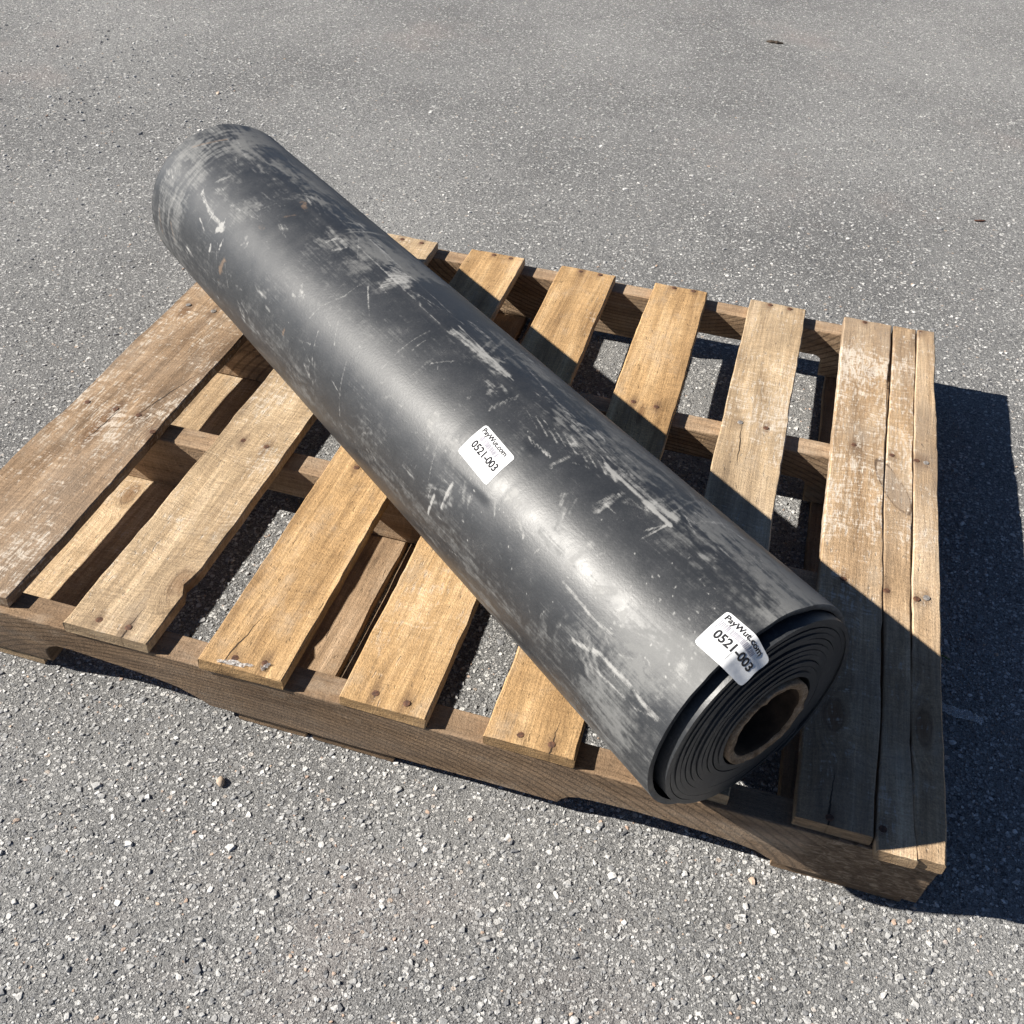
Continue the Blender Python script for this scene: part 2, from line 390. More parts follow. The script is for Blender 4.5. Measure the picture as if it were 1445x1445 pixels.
nt = NT('rusty_nail'); f = nt.noise(nt.P, 300, 3, .6)
NAIL = nt.out(nt.ramp(f, [(.3, (.035, .02, .015)), (.7, (.16, .075, .04))]), .75, nt.bump(f, .0006, .6), .4)
nt = NT('steel_nail'); f = nt.noise(nt.P, 300, 3, .6)
NAIL2 = nt.out(nt.ramp(f, [(.3, (.10, .09, .085)), (.7, (.30, .28, .26))]), .5, nt.bump(f, .0004, .6), .5)
def nail_mesh():
    bm = bmesh.new(); K = 10; rs = [(.0042, -.004), (.0044, .0002), (.0040, .0009), (.0018, .0011)]; rr = []
    for r, z in rs: rr.append([bm.verts.new((r * math.cos(6.2832 * k / K) * (1 + .06 * math.sin(3 * k)), r * math.sin(6.2832 * k / K), z)) for k in range(K)])
    for a, b in zip(rr, rr[1:]):
        for k in range(K): bm.faces.new((a[k], a[(k + 1) % K], b[(k + 1) % K], b[k]))
    bm.faces.new(rr[-1]); me = bpy.data.meshes.new('nail'); bm.to_mesh(me); bm.free(); return me
NM = [nail_mesh(), nail_mesh()]; NM[0].materials.append(NAIL); NM[1].materials.append(NAIL2)

WC = dict(tan=((.195, .122, .066), (.40, .275, .162), (.60, .455, .30)),
          gold=((.23, .132, .056), (.455, .288, .138), (.64, .450, .248)),
          pale=((.23, .155, .088), (.46, .335, .205), (.66, .515, .345)),
          brown=((.15, .095, .055), (.31, .210, .128), (.49, .355, .235)),
          old=((.115, .073, .043), (.235, .155, .092), (.37, .255, .160)))

def deck_board(left, right, y0, y1, pal, seed, nails=(), knots=(), cracks=(), z1=H, label=None, **kw):
    mk = {k: kw.pop(k) for k in ('white', 'saw', 'grey', 'whitebox', 'stains') if k in kw}
    me, c0 = board_mesh(left, right, y0, y1, z1 - TB, z1, seed, **kw)
    loc = lambda pts: [(p[0] - c0.x, p[1] - c0.y, *p[2:]) for p in pts]
    if 'whitebox' in mk: mk['whitebox'] = (mk['whitebox'][0] - c0.y, mk['whitebox'][1] - c0.y)
    if 'stains' in mk: mk['stains'] = loc(mk['stains'])
    mat = wood_mat('deck_wood', *WC[pal], seed, knots=loc(knots), smears=loc([n[:2] for n in nails]), cracks=loc(cracks), **mk)
    o = link('deck_board', me, mat, pallet, c0 - ORG)
    if label: o['label'] = label
    for i, n in enumerate(nails):
        q = link('nail', NM[1 if len(n) > 2 else 0], None, o, (n[0] - c0.x, n[1] - c0.y, TB / 2 - .0003)); q.rotation_euler = (random.uniform(-.1, .1), random.uniform(-.1, .1), random.uniform(0, 6))
    return o

L = lambda a, b: [(0, a), (1.02, b)]
deck_board([(0, -.002), (.3, .001), (.36, .004), (.5, -.001), (1.02, .001)], [(0, .152), (.33, .153), (.37, .150), (1.02, .153)], .008, 1.013, 'brown', 1.3,
           nails=[(.024, .374), (.070, .373), (.108, .371), (.146, .344), (.026, .661, 1), (.073, .658, 1), (.03, .02), (.12, .02), (.03, 1.0), (.11, 1.0)],
           knots=[(.068, .335, .008, .036), (.030, .645, .007, .018), (.16, .33, .012, .012)], cracks=[(.073, .335, .05, .1), (.118, .42, .09, .25)],
           white=.75, saw=.55, grey=.3, skew0=.003, label='wide brown outer deck board with a long knot')
deck_board(L(.234, .236), L(.341, .337), -.002, 1.012, 'pale', 2.6, nails=[(.273, .368), (.309, .366), (.271, .014), (.308, .014), (.272, 1.0), (.309, 1.0)],
           knots=[(.330, .098, .012, .02)], cracks=[(.308, .0, .05, .02)], white=.5, saw=.9, grey=.15, chips=[(.098, .011, .008, 1), (.108, .005, .003, 1)], label='pale rough sawn deck board with a chipped edge knot')
deck_board(L(.404, .401), L(.507, .503), -.002, 1.013, 'gold', 3.9, nails=[(.443, .012), (.478, .016), (.443, .366), (.48, .367), (.446, 1.005), (.478, 1.004)],
           cracks=[(.437, .03, .06, .15)], white=0, saw=.5, grey=.1, tilt=(.001, 0))
deck_board(L(.573, .570), L(.674, .670), -.001, 1.013, 'gold', 5.1, nails=[(.610, .015), (.647, .013), (.61, .37), (.645, .37), (.608, 1.005), (.643, 1.006)],
           white=.04, saw=.45, grey=.05, tilt=(-.001, 0))
deck_board(L(.740, .741), L(.838, .836), -.001, 1.015, 'gold', 6.4, nails=[(.776, .012), (.811, .010), (.776, 1.009), (.810, 1.010), (.774, .649), (.809, .648)],
           knots=[(.79, .62, .004, .02)], cracks=[(.811, .0, .05, .02)], white=0, saw=.6, grey=.05)
deck_board(L(.905, .910), L(1.001, 1.005), .006, 1.019, 'pale', 7.7, nails=[(.944, 1.012), (.978, 1.011), (.935, .653, 1), (.973, .652), (.94, .37), (.97, .37), (.94, .02), (.975, .02)],
           knots=[(.975, .655, .004, .012)], cracks=[(.94, .6, .06, -.03)], white=.55, saw=.6, grey=.2, whitebox=(.55, .9))
# the right outer board has split lengthways into three
C1 = [(-.01, 1.1475), (.152, 1.151), (.367, 1.149), (.55, 1.1455), (.651, 1.146), (.80, 1.1485), (.883, 1.150), (.97, 1.1515), (1.03, 1.1520)]
C2 = [(-.01, 1.1905), (.03, 1.186), (.142, 1.1825), (.36, 1.183), (.5, 1.1845), (.648, 1.186), (.814, 1.188), (1.03, 1.191)]
sh = lambda pl, d: [(p[0], p[1] + d(p[0]) if callable(d) else p[1] + d) for p in pl]
gap1 = lambda y: .0022 + .0016 * math.sin(y * 7 + 1) * (1 if y < .6 else .6) + (.0014 if .75 < y < .99 else 0)
deck_board(L(1.067, 1.071), sh(C1, lambda y: -gap1(y) / 2), .004, 1.019, 'tan', 8.9, nails=[(1.105, 1.013), (1.101, .655), (1.099, .367), (1.102, .013)],
           knots=[(1.100, .147, .009, .020), (1.12, .86, .006, .01)], cracks=[(1.102, .02, .06, .03)], white=1.0, saw=.5, grey=.35, whitebox=(.44, .95), stains=[(1.158, .578, .016, .058, .36)], label='widest strip of the split outer deck board, with a knot hole')
deck_board(sh(C1, lambda y: gap1(y) / 2), sh(C2, -.0004), -.009, 1.020, 'tan', 9.8, nails=[(1.155, .651), (1.153, .365), (1.155, .017)], z1=H - .001,
           stains=[(1.158, .578, .016, .058, .36)], white=.8, saw=.5, grey=.3, whitebox=(.45, .95), label='middle strip of the split outer deck board')
deck_board(sh(C2, .0004), L(1.217, 1.2205), -.006, 1.021, 'tan', 10.7, nails=[(1.198, 1.014), (1.190, .649), (1.203, .648, 1), (1.189, .362), (1.201, .368, 1)],
           knots=[(1.196, .16, .008, .022)], white=.35, saw=.4, grey=.4, label='narrow outer strip of the split deck board')

# stringers with notches
def stringer(y0, y1, notches, seed, pal, arcs=None, lean=0.0, rot=None, grey=.3, label=None, white=0):
    zb, zt = .0172, H - TB - .0008; X0, X1 = .001, 1.2185
    prof = []
    def run(xa, xb, za, zb_, n):
        for k in range(n): prof.append((xa + (xb - xa) * k / n, za + (zb_ - za) * k / n))
    cur = X0
    for nch in notches:
        run(cur, nch[0][0], zb, zb, max(2, int((nch[0][0] - cur) / .03)))
        prof.extend((x, z) for x, z in nch[:-1]); cur = nch[-1][0]
    run(cur, X1, zb, zb, 5); run(X1, X1 - .001, zb, zt, 3); run(X1, X0, zt, zt, 40); run(X0, X0, zt, zb, 3)
    bm = bmesh.new(); vs = []
    cx, cyy, cz = (X0 + X1) / 2, (y0 + y1) / 2, (zb + zt) / 2
    for (x, z) in prof:
        dz = .0012 * mn.noise(Vector((x * 25, z * 25, seed))) if zb + .001 < z < zt - .001 else 0
        if z <= zb + .001: dz = .0012 * abs(mn.noise(Vector((x * 30, 2, seed))))
        vs.append(bm.verts.new((x - cx, y0 - cyy + lean * (zt - z) / (zt - zb) + .0012 * mn.noise(Vector((x * 8, z * 30, seed + 3))), z + dz - cz)))
    f = bm.faces.new(vs)
    r = bmesh.ops.extrude_face_region(bm, geom=[f])
    for v_ in r['geom']:
        if isinstance(v_, bmesh.types.BMVert): v_.co.y += (y1 - y0)
    bmesh.ops.recalc_face_normals(bm, faces=bm.faces)
    rim = [e for e in bm.edges if any(len(ff.verts) > 20 for ff in e.link_faces)]
    bmesh.ops.bevel(bm, geom=rim, offset=.0018, segments=2, affect='EDGES', profile=.5)
    bmesh.ops.triangulate(bm, faces=[ff for ff in bm.faces if len(ff.verts) > 4])
    me = bpy.data.meshes.new('stringer'); bm.to_mesh(me); bm.free()
    mat = wood_mat('stringer_wood', *WC[pal], seed, white=white, saw=.4, grey=grey, along='X', arcs=arcs, rot=rot)
    o = link('stringer', me, mat, pallet, Vector((cx, cyy, cz)) - ORG)
    if label: o['label'] = label
def rnotch(a, b, z, r=.016):
    pts = [(a, .0172)]
    for k in range(1, 6):
        t = math.pi / 2 * k / 5; pts.append((a + r - r * math.cos(t), z - r + r * math.sin(t)))
    for k in range(1, 6): pts.append((a + r + (b - a - 2 * r) * k / 6, z))
    for k in range(0, 5):
        t = math.pi / 2 * k / 5; pts.append((b - r + r * math.sin(t), z - r + r * math.cos(t)))
    pts.append((b, .0172)); return pts
NLf = [(0.184, 0.0172), (0.1835, 0.032), (0.186, 0.0442), (0.194, 0.0544), (0.205, 0.0595), (0.222, 0.06), (0.25, 0.0575), (0.29, 0.0529), (0.33, 0.0473), (0.36, 0.0401), (0.38, 0.0299), (0.398, 0.0172)]
NRf = [(0.826, 0.0172), (0.83, 0.0279), (0.838, 0.0381), (0.85, 0.0437), (0.872, 0.0453), (0.91, 0.0468), (0.95, 0.0458), (0.99, 0.0437), (1.02, 0.0401), (1.045, 0.034), (1.058, 0.0259), (1.072, 0.0172)]
stringer(0.0, .036, [NLf, NRf], 21.0, 'old', arcs=(-.10, -.18, .40, 1000), grey=.3, lean=.010, rot=.47, label='front stringer with worn notches and curved grain')
stringer(.350, .387, [rnotch(.184, .40, .056), rnotch(.82, 1.05, .056)], 22.4, 'brown', grey=.2)
stringer(.633, .670, [rnotch(.184, .40, .056), rnotch(.82, 1.052, .056)], 23.1, 'brown', arcs=(-.10, .2, .40, 1000), grey=.2)
stringer(.985, 1.021, [rnotch(.184, .40, .056), rnotch(.82, 1.052, .056)], 24.7, 'brown', arcs=(.10, .1, .40, 1000), grey=.15)

def bottom_board(x0, x1, pal, seed, **kw):
    me, c0 = board_mesh(L(x0, x0 + .001), L(x1, x1 - .001), kw.pop('y0', .014), 1.016, .0015, .0165, seed, nst=30, rough=.0012)
    mat = wood_mat('bottom_wood', *WC[pal], seed, **kw); link('bottom_board', me, mat, pallet, c0 - ORG)
bottom_board(.003, .166, 'pale', 31.2, white=.25, saw=.6, knots=[(.02, -.2, .01, .02)])
bottom_board(.432, .519, 'brown', 32.7, white=0, saw=.3)
bottom_board(.526, .628, 'old', 33.5, white=0, saw=.3)
bottom_board(1.066, 1.205, 'old', 34.9, white=0, saw=.3, y0=.016)

# ------------------------------------------------------------------ rubber roll
RA = 2.4582896
AX = Vector((math.cos(RA), math.sin(RA), 0)); NL = Vector((AX.y, -AX.x, 0))
if NL.y > 0: NL = -NL
RR = 0.1261; RC = Vector((.61806, .32693, H + RR)); S0, S1 = -.4847, .7361
roll = tag(empty('rubber_roll', (RC.x, RC.y, H)), 'thick roll of scuffed black rubber sheet lying across the wooden pallet', 'roll')
ROLLO = Vector((RC.x, RC.y, H))
axn, nln = np.array(AX), np.array(NL)
def rw(s, n, z):
    """roll frame (axial, sideways, up) to coordinates local to the roll's Empty"""
    s, n, z = np.broadcast_arrays(s, n, z)
    return s[..., None] * axn + n[..., None] * nln + z[..., None] * np.array([0, 0, 1.0]) + np.array([0, 0, RR])

# --- wear masks over (s, angle)
NS, NA = 720, 480
A0, A1 = math.radians(-118), math.radians(-118 + 360)
sg = np.linspace(S0, S1, NS); ag = np.linspace(A0, A1, NA)
SG, AG = np.meshgrid(sg, ag, indexing='ij'); ARC = AG * RR
def vnoise(u, v, seed):
    rg = np.random.default_rng(seed); T = rg.uniform(0, 1, (256, 256))
    iu, iv = np.floor(u).astype(int), np.floor(v).astype(int); fu, fv = u - iu, v - iv
    fu = fu * fu * (3 - 2 * fu); fv = fv * fv * (3 - 2 * fv)
    g = lambda a, b: T[a % 256, b % 256]
    return (g(iu, iv) * (1 - fu) + g(iu + 1, iv) * fu) * (1 - fv) + (g(iu, iv + 1) * (1 - fu) + g(iu + 1, iv + 1) * fu) * fv
def fbm(u, v, seed, oc=5, p=.55, spin=True):
    t = 0; a = 1; n = 0
    for k in range(oc):
        c_, s_ = (math.cos(.6 + 1.1 * k), math.sin(.6 + 1.1 * k)) if spin else (1.0, 0.0)
        t = t + a * vnoise((u * c_ - v * s_) * 2 ** k + 17 * k, (u * s_ + v * c_) * 2 ** k + 31 * k, seed + k); n += a; a *= p
    return t / n
ss = lambda x, a, b: (lambda t: t * t * (3 - 2 * t))(np.clip((x - a) / (b - a), 0, 1))
deg = np.degrees(AG)
dust = np.zeros_like(SG); scuff = np.zeros_like(SG); rust = np.zeros_like(SG); shine = np.zeros_like(SG)
soft = fbm(SG * 14, ARC * 20, 1); wp = fbm(SG * 22, ARC * 22, 15); wq = fbm(SG * 7, ARC * 14, 16)
streak_ax = fbm(SG * 11 + 2.2 * wp, ARC * 170 + 7 * wq + 3 * wp, 20, spin=False); streak_ar = fbm(SG * 150 + 5 * wq, ARC * 10 + 2 * wp, 40, spin=False); fine = fbm(SG * 160, ARC * 160, 60, 3)
dust += .16 * ss(soft, .45, .70)
dust += .08 * ss(fbm(SG * 5, ARC * 7, 70), .4, .7)
# brushed band along the upper far side
band = ss(deg, 76, 98) * ss(deg, 158, 132)
dust += band * .42 * ss(streak_ax * .65 + soft * .45, .46, .66)
dust += .24 * ss(deg, 120, 150) * ss(streak_ax, .35, .65)
# a cleaner dark belt where a wrap has been
clean = ss(SG, .035, .06) * ss(SG, .172, .166) * ss(deg, 60, 80)
dust *= 1 - .85 * clean
grey = ss(SG, .168, .176) * ss(SG, .40, .26) * ss(deg, 66, 84)
dust += .42 * grey * ss(fbm(SG * 24, ARC * 40, 90), .30, .62)
# far end, rubbed rings
ringz = ss(SG, .60, .66)
dust += .30 * ringz * ss(streak_ar, .40, .62) + .10 * ringz
dust += .22 * ss(SG, .40, .5) * ss(soft, .4, .62) * ss(deg, 10, 40) * ss(deg, 110, 80)
# near end, dusty with pale specks
dust += .25 * ss(SG, -.33, -.45) * ss(soft, .38, .62) + .10 * ss(SG, -.25, -.4)
# foot of the roll: dirt along the lower left
dust += .25 * ss(deg, 22, 2) * ss(streak_ax, .38, .64)
def blob(arr, s, a, ls, la, amp, th=0.0, seed=0, hard=.25, freq=70, anis=1.0):
    ds = SG - s; da = ARC - math.radians(a) * RR
    c_, s_ = math.cos(th), math.sin(th); u, v = ds * c_ + da * s_, -ds * s_ + da * c_
    freq = max(freq, 1.5 / min(ls, la))
    d = np.sqrt((u / ls) ** 2 + (v / la) ** 2) + 1.8 * (fbm((u + 3) * freq / anis, (v + 3) * freq, 200 + seed, 4) - .5)
    arr += amp * ss(d, 1.0, 1 - hard - .3)
def stroke(arr, pts, wd, amp, seed=0, rough=.8):
    rg = np.random.default_rng(300 + seed)
    for (s0, a0), (s1, a1) in zip(pts, pts[1:]):
        p0 = np.array([s0, math.radians(a0) * RR]); p1 = np.array([s1, math.radians(a1) * RR]); d = p1 - p0; Ln = np.hypot(*d) + 1e-9
        lo = np.minimum(p0, p1) - wd * 3 - .004; hi = np.maximum(p0, p1) + wd * 3 + .004
        i0, i1 = np.searchsorted(sg, [lo[0], hi[0]]); j0, j1 = np.searchsorted(ag * RR, [lo[1], hi[1]])
        if i1 <= i0 or j1 <= j0: continue
        sl = (slice(i0, i1), slice(j0, j1)); x, y = SG[sl] - p0[0], ARC[sl] - p0[1]
        t = (x * d[0] + y * d[1]) / Ln; q = np.abs(-x * d[1] + y * d[0]) / Ln
        inside = ss(t, -.002, .003) * ss(t, Ln + .002, Ln - .003)
        sq = (-x * d[1] + y * d[0]) / Ln
        k = ss(q, wd * 1.25, wd * .35) * inside * (1 - rough + rough * 1.5 * fbm(t * 70, sq * 420 + seed, 400 + seed, 3))
        arr[sl] += amp * k
WEAR = [
    ('b', -0.201, 47.5, 0.016, 0.013, 1.0, 0.0, 0.5, 70),
    ('s', [(-0.185, 40.8), (-0.196, 34.6)], 0.0018, 0.7),
    ('s', [(-0.209, 40.4), (-0.222, 36.4)], 0.0015, 0.7),
    ('s', [(-0.221, 42.8), (-0.243, 38.1)], 0.0022, 0.7),
    ('sd', [(-0.25, 45.9), (-0.293, 44.4)], 0.007, 0.45),
    ('s', [(-0.123, 32.5), (-0.122, 15.2)], 0.003, 0.9),
    ('s', [(-0.105, 19.8), (-0.101, 5.4)], 0.0026, 0.85),
    ('b', -0.047, 46.9, 0.022, 0.016, 0.6, 0.5, 0.6, 120),
    ('b', -0.087, 44.3, 0.018, 0.014, 0.6, 0.3, 0.6, 120),
    ('b', -0.06, 68.7, 0.006, 0.006, 0.35, 0.0, 0.25, 70),
    ('n', [(-0.044, 66.4), (-0.062, 56.4)], 0.0022, 0.5),
    ('n', [(-0.041, 22.1), (-0.073, 17.2)], 0.0026, 0.5),
    ('s', [(-0.204, 69.2), (-0.207, 81.7)], 0.0038, 0.5),
    ('s', [(-0.154, 74.5), (-0.167, 72.5)], 0.0012, 0.6),
    ('s', [(-0.161, 74.8), (-0.173, 72.7)], 0.0012, 0.6),
    ('s', [(-0.167, 75.0), (-0.179, 72.9)], 0.0012, 0.6),
    ('s', [(-0.173, 75.2), (-0.185, 73.2)], 0.0012, 0.6),
    ('s', [(-0.179, 75.5), (-0.191, 73.4)], 0.0012, 0.6),
    ('s', [(-0.184, 75.7), (-0.197, 73.6)], 0.0012, 0.6),
    ('s', [(-0.279, 68.9), (-0.281, 87.0)], 0.0065, 0.45),
    ('s', [(-0.286, 68.8), (-0.285, 79.9)], 0.003, 0.4),
    ('s', [(-0.235, 91.2), (-0.344, 89.6)], 0.002, 0.85),
    ('s', [(-0.287, 83.3), (-0.343, 94.5)], 0.007, 0.35),
    ('s', [(-0.302, 91.0), (-0.343, 94.5)], 0.004, 0.4),
    ('s', [(-0.339, 73.3), (-0.341, 89.8)], 0.0014, 0.8),
    ('s', [(-0.333, 78.1), (-0.341, 89.8)], 0.0016, 0.7),
    ('s', [(-0.336, 100.0), (-0.369, 94.4)], 0.0012, 0.5),
    ('s', [(-0.302, 39.9), (-0.309, 58.9)], 0.0055, 0.5),
    ('s', [(-0.314, 48.0), (-0.326, 60.9)], 0.002, 0.4),
    ('s', [(-0.342, 43.6), (-0.365, 50.7)], 0.006, 0.75),
    ('b', -0.385, 45.8, 0.008, 0.01, 0.6, 0.0, 0.5, 70),
    ('s', [(-0.309, 36.8), (-0.364, 34.8), (-0.393, 36.1)], 0.0022, 0.75),
    ('s', [(-0.38, 34.2), (-0.403, 29.0)], 0.0012, 0.4),
    ('s', [(-0.352, 19.8), (-0.391, 25.6), (-0.435, 25.4), (-0.474, 23.5)], 0.0036, 0.75),
    ('s', [(-0.377, 17.5), (-0.447, 19.7)], 0.0016, 0.6),
    ('s', [(-0.445, 18.8), (-0.468, 23.4)], 0.0014, 0.6),
    ('n', [(-0.315, 31.3), (-0.327, 11.4)], 0.006, 0.6),
    ('n', [(-0.297, 20.8), (-0.285, 1.5)], 0.005, 0.5),
    ('n', [(-0.351, 3.8), (-0.381, 13.7)], 0.008, 0.5),
    ('b', -0.463, 46.4, 0.02, 0.018, 0.5, 0.6, 0.7, 90),
    ('b', -0.459, 34.7, 0.012, 0.01, 0.4, 0.2, 0.6, 100),
    ('s', [(-0.439, 55.8), (-0.476, 58.2)], 0.0028, 0.45),
    ('s', [(0.296, 91.7), (0.044, 87.9)], 0.0013, 0.6),
    ('s', [(0.311, 103.6), (0.081, 99.8)], 0.0011, 0.5),
    ('s', [(0.304, 106.7), (0.132, 91.2)], 0.008, 0.35),
    ('s', [(0.183, 78.8), (0.173, 95.5)], 0.0018, 0.65),
    ('s', [(0.186, 81.2), (0.176, 96.9)], 0.0018, 0.65),
    ('s', [(0.19, 83.7), (0.179, 98.3)], 0.0018, 0.65),
    ('s', [(0.193, 86.2), (0.182, 99.8)], 0.0018, 0.65),
    ('s', [(0.198, 88.8), (0.186, 101.4)], 0.0018, 0.65),
    ('s', [(0.21, 92.1), (0.159, 92.6)], 0.006, 0.55),
    ('s', [(0.142, 93.9), (0.044, 101.2)], 0.0012, 0.5),
    ('s', [(0.053, 90.3), (-0.062, 92.6)], 0.0062, 0.75),
    ('s', [(0.059, 96.4), (-0.072, 92.3)], 0.0016, 0.8),
    ('s', [(0.067, 105.0), (0.019, 105.9)], 0.004, 0.5),
    ('b', -0.061, 81.4, 0.022, 0.012, 0.5, 0.4, 0.7, 110),
    ('s', [(0.197, 76.2), (0.148, 63.0)], 0.0011, 0.45),
    ('s', [(0.019, 67.2), (-0.001, 78.5)], 0.0015, 0.6),
    ('s', [(0.054, 64.8), (0.055, 75.9)], 0.0014, 0.4),
    ('s', [(-0.094, 69.7), (-0.089, 74.0)], 0.0022, 0.5),
    ('s', [(-0.096, 72.3), (-0.09, 76.8)], 0.0022, 0.5),
    ('s', [(-0.097, 75.0), (-0.092, 79.6)], 0.0022, 0.5),
    ('s', [(-0.098, 77.7), (-0.092, 82.4)], 0.0022, 0.5),
    ('s', [(-0.099, 80.5), (-0.093, 85.4)], 0.0022, 0.5),
    ('s', [(-0.1, 83.4), (-0.093, 88.5)], 0.0022, 0.5),
    ('s', [(-0.119, 84.4), (-0.153, 80.4)], 0.0011, 0.55),
    ('s', [(-0.132, 85.6), (-0.168, 81.3)], 0.0014, 0.55),
    ('s', [(-0.144, 86.9), (-0.183, 82.3)], 0.0017000000000000001, 0.55),
    ('s', [(-0.157, 88.1), (-0.197, 83.2)], 0.0011, 0.55),
    ('s', [(-0.169, 89.4), (-0.211, 84.1)], 0.0014, 0.55),
    ('s', [(-0.181, 90.6), (-0.225, 85.1)], 0.0017000000000000001, 0.55),
    ('s', [(-0.193, 91.9), (-0.239, 86.0)], 0.0011, 0.55),
    ('s', [(-0.204, 93.2), (-0.252, 86.9)], 0.0014, 0.55),
    ('s', [(-0.216, 94.5), (-0.265, 87.8)], 0.0017000000000000001, 0.55),
    ('s', [(-0.027, 110.1), (-0.145, 100.2)], 0.0026, 0.5),
    ('s', [(-0.145, 100.2), (-0.256, 94.8)], 0.0032, 0.5),
    ('s', [(-0.241, 90.3), (-0.346, 88.9)], 0.0022, 0.8),
    ('s', [(-0.25, 94.0), (-0.339, 95.8)], 0.0075, 0.45),
    ('s', [(-0.029, 98.4), (-0.006, 125.2)], 0.0014, 0.5),
    ('s', [(-0.165, 100.7), (-0.201, 105.5)], 0.004, 0.4),
    ('r', [(0.708, 63.9), (0.69, 76.8), (0.682, 87.7)], 0.003, 0.8),
    ('s', [(0.703, 62.6), (0.675, 87.3)], 0.002, 0.4),
    ('s', [(0.602, 46.7), (0.555, 40.6), (0.497, 39.5)], 0.0045, 0.6),
    ('b', 0.511, 38.3, 0.008, 0.011, 0.9, 0.4, 0.3, 70),
    ('b', 0.516, 23.4, 0.004, 0.009, 0.9, 0.0, 0.25, 70),
    ('b', 0.49, 29.8, 0.004, 0.011, 0.8, 0.0, 0.25, 70),
    ('s', [(0.573, 33.0), (0.545, 28.5)], 0.002, 0.6),
    ('b', 0.44, 42.6, 0.016, 0.01, 0.5, 0.3, 0.6, 130),
    ('b', 0.601, 49.2, 0.01, 0.012, 0.4, 0.0, 0.5, 70),
    ('r', 0.471, 17.8, 0.01, 0.026, 0.9, 0.2, 0.7, 70),
    ('r', 0.435, 57.4, 0.012, 0.01, 0.45, 0.2, 0.7, 70),
    ('r', 0.425, 87.5, 0.016, 0.006, 0.7, 0.3, 0.25, 70),
    ('r', [(0.42, 70.8), (0.409, 79.3)], 0.0024, 0.7),
    ('r', 0.271, 19.6, 0.004, 0.008, 0.7, 0, 0.25, 70),
    ('n', [(0.46, 61.5), (0.466, 72.1), (0.466, 87.6)], 0.004, 0.6),
    ('n', [(0.561, 73.2), (0.512, 97.9)], 0.008, 0.6),
    ('d', 0.684, 51.8, 0.011, 0.011, -0.9, 0, 0.3, 70),
    ('s', [(0.322, 77.4), (0.319, 87.3), (0.29, 85.4), (0.299, 75.3)], 0.003, 0.55),
    ('b', 0.273, 45.9, 0.012, 0.01, 0.7, 0.3, 0.6, 140),
    ('b', 0.282, 41.1, 0.006, 0.006, 0.6, 0.0, 0.25, 70),
    ('s', [(0.23, 37.9), (0.224, 48.5), (0.206, 61.8), (0.206, 77.9)], 0.0016, 0.5),
    ('s', [(0.19, 19.3), (0.202, 38.0)], 0.001, 0.4),
    ('s', [(0.208, 14.9), (0.176, 8.0)], 0.003, 0.45),
    ('b', 0.128, 45.3, 0.016, 0.016, 0.35, 0.3, 0.8, 140),
    ('s', [(0.25, 21.2), (0.186, 30.3)], 0.0012, 0.35),
    ('r', [(0.705, 14.8), (0.697, -4.9)], 0.0026, 0.6),
    ('r', [(0.659, 14.2), (0.641, 0.7)], 0.0022, 0.6),
    ('s', [(0.197, 75.5), (0.146, 63.4)], 0.0013, 0.4),
    ('n', [(0.298, 31.9), (0.27, 21.6)], 0.003, 0.4),
]
for i, (kind, *p) in enumerate(WEAR):
    if kind in 'bdr' and not isinstance(p[0], list): blob({'b': scuff, 'd': dust, 'r': rust}[kind], *p[:6], seed=i, hard=p[6], freq=p[7])
    elif kind == 'r': stroke(rust, p[0], p[1], p[2], seed=i)
    elif kind == 'sd': stroke(dust, p[0], p[1], p[2] * .8, seed=i, rough=1.0)
    elif kind == 's': stroke(scuff, p[0], p[1], p[2], seed=i)
    elif kind == 'n': stroke(dust, p[0], p[1], -p[2], seed=i)
rg = np.random.default_rng(77)
for i in range(95):                                    # rubbed patches made of many short parallel strokes
    up_ = rg.uniform() < .7
    s, a = rg.uniform(S0 + .02, S1 - .02), (rg.normal(105, 20) if up_ else rg.uniform(0, 75))
    if .035 < s < .165 and a > 70: continue
    th = rg.normal(0, .25) if (up_ and rg.uniform() < .7) else rg.uniform(0, math.pi)
    ln = rg.uniform(.012, .055 if up_ else .03); sp = rg.uniform(.003, .011); am = rg.uniform(.18, .5)
    for k in range(rg.integers(5, 15)):
        o1, o2 = rg.normal(0, sp), rg.normal(0, ln * .35); l2 = ln * rg.uniform(.3, 1) / 2
        cs_, ca_ = s + o2 * math.cos(th) - o1 * math.sin(th), a + math.degrees((o2 * math.sin(th) + o1 * math.cos(th)) / RR)
        stroke(dust if k % 3 else scuff, [(cs_ - l2 * math.cos(th), ca_ - math.degrees(l2 * math.sin(th) / RR)), (cs_ + l2 * math.cos(th), ca_ + math.degrees(l2 * math.sin(th) / RR))], rg.uniform(.0010, .0026), am * rg.uniform(.6, 1.2), i * 17 + k, .9)
for i in range(260):                                   # fine scratches
    s, a = rg.uniform(S0, S1), rg.uniform(-30, 165)
    th = rg.normal(0, .35) if (a > 75 and rg.uniform() < .75) else rg.uniform(0, math.pi)
    ln = rg.exponential(.022) + .006
    stroke(scuff, [(s, a), (s + ln * math.cos(th), a + math.degrees(ln * math.sin(th) / RR))], rg.uniform(.0009, .0016), rg.uniform(.12, .5), i, .9)
for i in range(240):                                   # small flecks
    s, a = rg.uniform(S0, S1), rg.uniform(-30, 165)
    blob_r = rg.uniform(.001, .0020)
    i0 = np.searchsorted(sg, s); j0 = np.searchsorted(ag, math.radians(a)); sl = (slice(max(0, i0 - 4), i0 + 5), slice(max(0, j0 - 4), j0 + 5))
    scuff[sl] += rg.uniform(.15, .5) * ss(np.hypot(SG[sl] - s, ARC[sl] - math.radians(a) * RR), blob_r, blob_r * .4)
